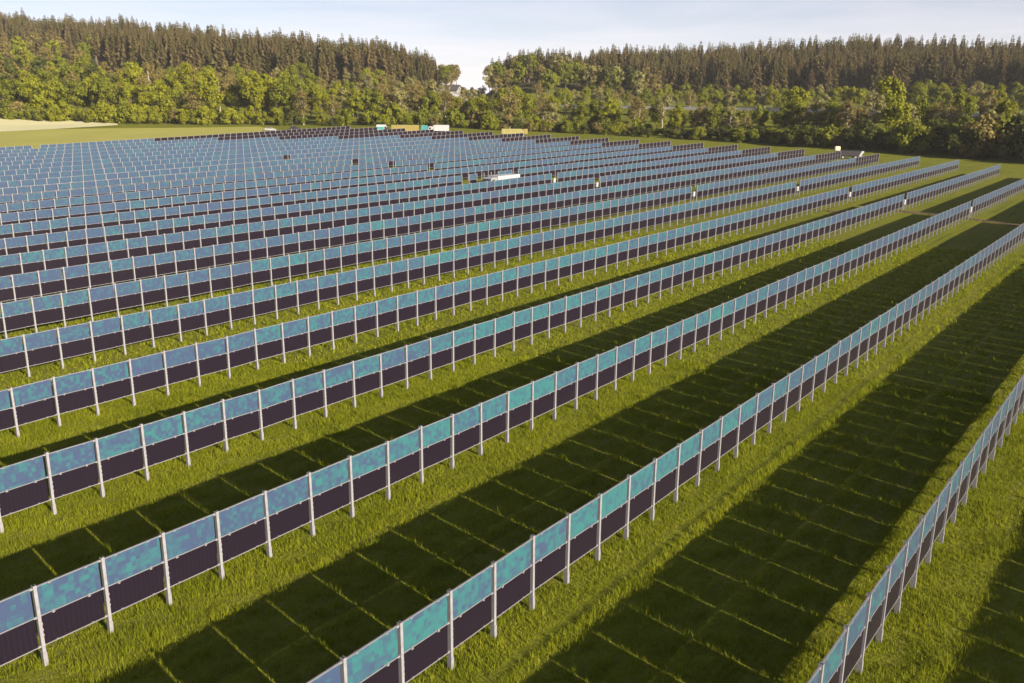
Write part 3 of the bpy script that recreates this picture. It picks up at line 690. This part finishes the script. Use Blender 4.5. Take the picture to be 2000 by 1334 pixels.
def wood(name, label, n, p0, p1, df, h0, h1, seed):
    r_ = np.random.default_rng(seed); Vs = []
    lib = []
    for sd, (hh, rr, br) in enumerate(((27, 4.6, .1), (29, 4.3, .2), (25, 4.1, .14))):
        b, V = spruce(100 + sd, hh, rr, br); lib.append((V, hh))
    for i in range(n):
        phi = p0 + (p1 - p0) * (i + r_.random()) / n; x, y = pd(phi, df(phi, r_)); V, hh = lib[i % 3]; s = r_.uniform(h0, h1) * r_.choice([1, 1, .86, 1.08]) * float(np.interp(phi, [-8, -4.7, -4.6, 40], [1, .62, 1, 1])) / hh; a = r_.uniform(0, 6.28); c, sn = math.cos(a), math.sin(a)
        W = np.stack([(V[:, 0] * c - V[:, 1] * sn) * s + x, (V[:, 0] * sn + V[:, 1] * c) * s + y, V[:, 2] * s + tz(x, y) - .4], -1); Vs.append(W)
    V = np.concatenate(Vs); tag(new_obj(name, mesh_np(name, V, np.arange(len(V)).reshape(-1, 4), [M['needle']])), label, "wood", kind="stuff")
wood("spruce_wood", "mass of brown-green spruces covering the ridge beyond the crop field", 330, -21, -4.9, lambda p, r_: edgeL(p) + r_.uniform(30, 150), 24, 31, 201)
wood("spruce_wood", "mass of spruces along the crest of the highest hill", 420, -36, -18, lambda p, r_: float(np.interp(p, [-36, -29, -25, -22, -18], [900, 870, 760, 690, 640])) + r_.uniform(0, 170), 21, 28, 202)
wood("spruce_wood", "mass of dark spruces covering the hill beyond the road", 760, 5, 36, lambda p, r_: 664 + r_.uniform(0, 200), 22, 29, 203)
wood("spruce_wood", "spruces behind the broadleaf trees on the hillside beyond the gap", 130, -.9, 9, lambda p, r_: 660 + r_.uniform(0, 120), 18, 25, 204)

# ------------------------------------------------------------------ road on the bank, guard rail, house
RP = np.array([(-75, 640), (-28.6, 572), (19.1, 516), (61, 477), (95, 450), (125.3, 421), (142, 395), (158.6, 362), (172, 338), (200, 290), (240, 215)], float)
def road():
    s = np.r_[0, np.cumsum(np.hypot(*np.diff(RP, axis=0).T))]; q = np.linspace(0, s[-1], 120); P = np.stack([np.interp(q, s, RP[:, 0]), np.interp(q, s, RP[:, 1])], -1)
    for _ in range(6): P[1:-1] = .25 * P[:-2] + .5 * P[1:-1] + .25 * P[2:]
    d = np.gradient(P, axis=0); d /= np.hypot(*d.T)[:, None]; nn = np.stack([-d[:, 1], d[:, 0]], -1)
    z = terr(P[:, 0], P[:, 1])
    for _ in range(12): z[1:-1] = .25 * z[:-2] + .5 * z[1:-1] + .25 * z[2:]
    z = z + 3.2; n = len(P); prof = [(-8, -2.2), (-5, 0), (-4.4, .02), (4.4, .02), (5, 0), (8, -2.2)]
    V = np.concatenate([np.c_[P + nn * o, z + dz] for o, dz in prof])
    f = []; mi = []
    for k in range(len(prof) - 1):
        for i in range(n - 1): f.append([k * n + i, k * n + i + 1, (k + 1) * n + i + 1, (k + 1) * n + i]); mi.append(0 if k == 2 else 1)
    tag(new_obj("road", mesh_np("road", V, np.array(f), [M['concrete'], M['ground']], mi)), kind="structure")
    side = max((1, -1), key=lambda sg: -np.hypot(*(P + nn * sg)[60]))          # field side
    Q = P + nn * side * 4.7
    r = tag(new_obj("road_barrier", None, None, (Q[0, 0], Q[0, 1], z[0])), "long pale concrete barrier along the road on the bank", "barrier")
    L = np.c_[Q, z] - np.array([Q[0, 0], Q[0, 1], z[0]]); off3 = np.c_[nn * side, np.zeros(n)]
    def strip(prof, name, mat):
        V = np.concatenate([L + off3 * o + (0, 0, dz) for o, dz in prof]); k_ = len(prof)
        f = [[a * n + i, a * n + i + 1, ((a + 1) % k_) * n + i + 1, ((a + 1) % k_) * n + i] for a in range(k_) for i in range(n - 1)]
        new_obj(name, mesh_np(name, V, np.array(f), [mat]), r)
    strip([(-.30, -.3), (-.12, 1.25), (.12, 1.25), (.30, -.3)], "wall", M['concrete']); strip([(-.17, 1.253), (-.17, 1.36), (.17, 1.36), (.17, 1.253)], "coping", M['concrete'])
road()
hx, hy = pd(-3.75, 612)
hr = tag(new_obj("house", None, None, (hx, hy, tz(hx, hy) - .5), (0, 0, 1.25), (.8, .8, .8)), "white house with dark pitched roof in the valley gap", "house")
new_obj("wall", MB().prism([(-6, 0), (6, 0), (6, 4.6), (0, 8.2), (-6, 4.6)], -4.5, 4.5).mesh("wall", [M['render']]), hr)
rf = new_obj("roof", MB().prism([(-6.8, 4.1), (0, 8.25), (0, 8.75), (-6.8, 4.6)], -5.2, 5.2).prism([(6.8, 4.1), (6.8, 4.6), (0, 8.75), (0, 8.25)], -5.2, 5.2).mesh("roof", [M['roof']]), hr)
new_obj("chimney", MB().box(1.6, 2.4, 1, 1.8, 7.0, 9.4).mesh("chimney", [M['render']]), rf)
for wx, wz in ((-3.2, 1.2), (3.2, 1.2), (0, 4.6)):
    w = new_obj("window", MB().box(wx - .7, wx + .7, -4.56, -4.503, wz, wz + 1.4).mesh("window", [M['white']]), hr); new_obj("pane", MB().box(wx - .58, wx + .58, -4.60, -4.565, wz + .12, wz + 1.28).mesh("pane", [M['glass']]), w)
new_obj("door", MB().box(-.55, .55, -4.58, -4.503, 0.3, 2.5).mesh("door", [M['roof']]), hr)

# ------------------------------------------------------------------ vehicles
def wheel(parent, x, y, r, w=.28):
    t = new_obj("wheel", MB().cyl((0, 0, 0), 'y', r, w, 16).mesh("wheel", [M['rubber']], bevel=.02), parent, (x, y, r))
    new_obj("rim", MB().cyl((0, 0, 0), 'y', r * .55, w + .03, 12).mesh("rim", [M['silver']]), t)
def root_at(name, x, y, rz, label, cat, group=None):
    return tag(new_obj(name, None, None, (x, y, tz(x, y)), (0, 0, rz)), label, cat, group)
def van(x, y, rz, paint, stripe, label, L=5.6, Hh=2.45, name="panel_van"):
    r = root_at(name, x, y, rz, label, "van"); k = L / 2
    new_obj("body", MB().prism([(-k, .35), (k - .25, .35), (k, .55), (k, 1.05), (k - .85, 1.30), (k - 1.45, Hh - .1), (k - 1.75, Hh), (-k + .12, Hh), (-k, Hh - .15)], -.98, .98).mesh("body", [paint], bevel=.05), r)
    new_obj("windscreen", MB().prism([(k - .92, 1.36), (k - .86, 1.36), (k - 1.40, Hh - .2), (k - 1.46, Hh - .2)], -.85, .85).mesh("windscreen", [M['glass']]), r, (.07, 0, .02))
    for sy in (-1, 1):
        new_obj("side_window", MB().box(k - 2.1, k - 1.35, min(sy * .982, sy * 1.0), max(sy * .982, sy * 1.0), 1.35, 2.0).mesh("side_window", [M['glass']]), r)
        new_obj("headlight", MB().box(k - .05, k + .02, min(sy * .6, sy * .9), max(sy * .6, sy * .9), .75, 1.0).mesh("headlight", [M['silver']]), r)
        if stripe: new_obj("side_panel", MB().box(-k + .3, k - 2.3, min(sy * .982, sy * 1.0), max(sy * .982, sy * 1.0), .8, 1.9).mesh("side_panel", [stripe]), r)
        for wx in (-k + 1.1, k - 1.0): wheel(r, wx, sy * .86, .34)
    return r
def lorry(x, y, rz, box_mat, cab_mat, label, L=8.5, Hh=3.2, name="box_lorry"):
    r = root_at(name, x, y, rz, label, "lorry"); k = L / 2
    new_obj("chassis", MB().box(-k, k - .2, -.45, .45, .55, .85).mesh("chassis", [M['black']]), r)
    new_obj("cargo_box", MB().box(-k, k - 2.2, -1.22, 1.22, .87, Hh).mesh("cargo_box", [box_mat], bevel=.04), r)
    cabp = new_obj("cab", MB().prism([(k - 2.1, .5), (k, .5), (k, 1.4), (k - .25, 2.35), (k - .6, 2.55), (k - 2.1, 2.55)], -1.15, 1.15).mesh("cab", [cab_mat], bevel=.05), r)
    new_obj("windscreen", MB().prism([(k + .01, 1.45), (k + .05, 1.45), (k - .19, 2.3), (k - .23, 2.3)], -1.0, 1.0).mesh("windscreen", [M['glass']]), cabp)
    for sy in (-1, 1):
        new_obj("side_window", MB().box(k - 1.3, k - .45, min(sy * 1.152, sy * 1.17), max(sy * 1.152, sy * 1.17), 1.5, 2.2).mesh("side_window", [M['glass']]), cabp)
        new_obj("headlight", MB().box(k - .03, k + .03, min(sy * .7, sy * 1.05), max(sy * .7, sy * 1.05), .7, .95).mesh("headlight", [M['silver']]), cabp)
        for wx in (-k + 1.5, k - 1.2): wheel(r, wx, sy * 1.0, .48)
    return r
def car(x, y, rz, paint, label):
    r = root_at("parked_car", x, y, rz, label, "car")
    new_obj("body", MB().prism([(-2.1, .3), (2.1, .3), (2.2, .6), (2.1, .85), (1.1, .98), (.45, 1.45), (-1.3, 1.47), (-2.0, 1.0), (-2.15, .7)], -.85, .85).mesh("body", [paint], bevel=.05), r)
    for sy in (-1, 1):
        new_obj("side_window", MB().prism([(.95, 1.0), (.40, 1.38), (-1.2, 1.4), (-1.65, 1.05)], min(sy * .852, sy * .87), max(sy * .852, sy * .87)).mesh("side_window", [M['glass']]), r)
        new_obj("headlight", MB().box(2.12, 2.2, min(sy * .5, sy * .78), max(sy * .5, sy * .78), .62, .78).mesh("headlight", [M['silver']]), r)
        for wx in (-1.3, 1.3): wheel(r, wx, sy * .76, .31, .2)
def container(x, y, rz, mat, L, Hh, W, label, name="site_container"):
    r = root_at(name, x, y, rz, label, "container"); k = L / 2
    b = MB().box(-k, k, -W / 2, W / 2, .12, Hh); new_obj("shell", b.mesh("shell", [mat]), r)
    n = int(L / .4)
    rb = MB()
    for i in range(n):
        xx = -k + .2 + i * (L - .4) / max(1, n - 1)
        for sy in (-1, 1): rb.box(xx - .09, xx + .09, min(sy * (W / 2 + .003), sy * (W / 2 + .04)), max(sy * (W / 2 + .003), sy * (W / 2 + .04)), .3, Hh - .15)
    o = new_obj("rib_panel", rb.mesh("rib_panel", [mat]), r); o["kind"] = "stuff"
    for s in (-1, 1): new_obj("door", MB().box(k + .003, k + .05, min(s * .05, s * (W / 2 - .08)), max(s * .05, s * (W / 2 - .08)), .25, Hh - .12).mesh("door", [mat]), r)
    new_obj("skid", MB().box(-k, k, -W / 2 + .1, -W / 2 + .35, 0, .12).box(-k, k, W / 2 - .35, W / 2 - .1, 0, .12).mesh("skid", [M['black']]), r)
van(-51, 352, .12, M['white'], M['teal'], "white van with teal panels parked beside the yellow container", 5.2, 2.7)
container(-42.0, 349, .05, M['yellow'], 10.5, 2.9, 2.5, "long yellow container behind the far rows, between van and teal container")
container(-34.6, 349, .05, M['teal'], 2.4, 2.9, 2.3, "small teal container beside the white box lorry")
lorry(-29.2, 349, math.pi + .05, M['white'], M['white'], "white box lorry parked behind the far row ends", 8.2, 3.1)
# covered trailer: olive tarpaulin body with yellow headboard
x, y = 0.2, 338; r = root_at("tarpaulin_trailer", x, y, .03, "olive-yellow tarpaulin trailer standing past the row ends before the shrubs", "trailer")
new_obj("bed", MB().box(-4.9, 4.9, -1.15, 1.15, .7, .95).mesh("bed", [M['black']]), r)
new_obj("tarpaulin", MB().box(-4.9, 2.6, -1.2, 1.2, .96, 2.9).mesh("tarpaulin", [M['olive']], bevel=.08), r)
new_obj("headboard", MB().box(3.6, 4.9, -1.2, 1.2, .96, 2.9).mesh("headboard", [M['yellow']], bevel=.05), r)
new_obj("rack", MB().box(2.65, 3.55, -1.1, -1.0, .96, 2.7).box(2.65, 3.55, 1.0, 1.1, .96, 2.7).mesh("rack", [M['olive']]), r)
for sy in (-1, 1):
    for wx in (-3.2, -2.1, 3.4): wheel(r, wx, sy * .95, .45)
car(-95, 352, .2, M['silver'], "silver car parked on the grass at the crop field corner")
car(-86.5, 357, .1, M['black'], "dark car parked behind the last solar row")
# black tipper trailer with pale drawbar end and a yellow-white tank on it
x, y = rt(6.12, 273); r = root_at("tipper_trailer", x, y, -.08, "black tipper trailer standing by the row ends in front of the hedge", "trailer")
new_obj("chassis", MB().box(-3.4, 4.2, -.5, .5, .62, .85).mesh("chassis", [M['grey']]), r)
new_obj("tub", MB().prism([(-3.7, .9), (2.2, .9), (3.0, 2.35), (-3.9, 2.35)], -1.25, 1.25).mesh("tub", [M['black']], bevel=.06), r)
new_obj("tailgate", MB().prism([(2.25, .9), (2.95, .9), (3.75, 2.25), (3.06, 2.35)], -1.2, 1.2).mesh("tailgate", [M['white']], bevel=.04), r)
new_obj("drawbar", MB().box(-5.4, -3.42, -.08, .08, .62, .78).mesh("drawbar", [M['grey']]), r)
for sy in (-1, 1):
    for wx in (-2.3, 1.4): wheel(r, wx, sy * 1.0, .5)
t_ = tag(new_obj("water_tank", None, None, (x - 3.0, y + 2.6, tz(x - 3.0, y + 2.6)), (0, 0, -.08)), "cream tank on a tall frame behind the black tipper trailer", "tank")
new_obj("tank_body", MB().box(-.75, .75, -.6, .6, 2.1, 3.4).mesh("tank_body", [mat_simple("cream_plastic", (.62, .58, .34), (.70, .66, .42), 1., .6)], bevel=.12), t_)
for sx in (-.65, .65):
    for sy in (-.5, .5): new_obj("leg", MB().box(sx - .05, sx + .05, sy - .05, sy + .05, 0, 2.1).mesh("leg", [M['grey']]), t_)
# long white lorry standing in the lane among the rows
xl, yl = rt(8.6, 139.5); lorry(xl, yl, ROT + math.pi, M['white'], M['silver'], "long white lorry standing in the grass lane among the rows", 9.4, 2.75)

# ------------------------------------------------------------------ thin evening haze filling the valley
hz = bpy.data.materials.new("haze"); hz.use_nodes = True; hz.node_tree.nodes.clear()
ho = hz.node_tree.nodes.new("ShaderNodeOutputMaterial"); pv_ = hz.node_tree.nodes.new("ShaderNodeVolumePrincipled")
pv_.inputs["Color"].default_value = (.90, .90, .95, 1); pv_.inputs["Density"].default_value = .00008; pv_.inputs["Anisotropy"].default_value = 0.0
hz.node_tree.links.new(pv_.outputs[0], ho.inputs["Volume"])
tag(new_obj("haze", MB().box(-2700, 2700, -2700, 2700, -3, 128).mesh("haze", [hz])), kind="stuff")
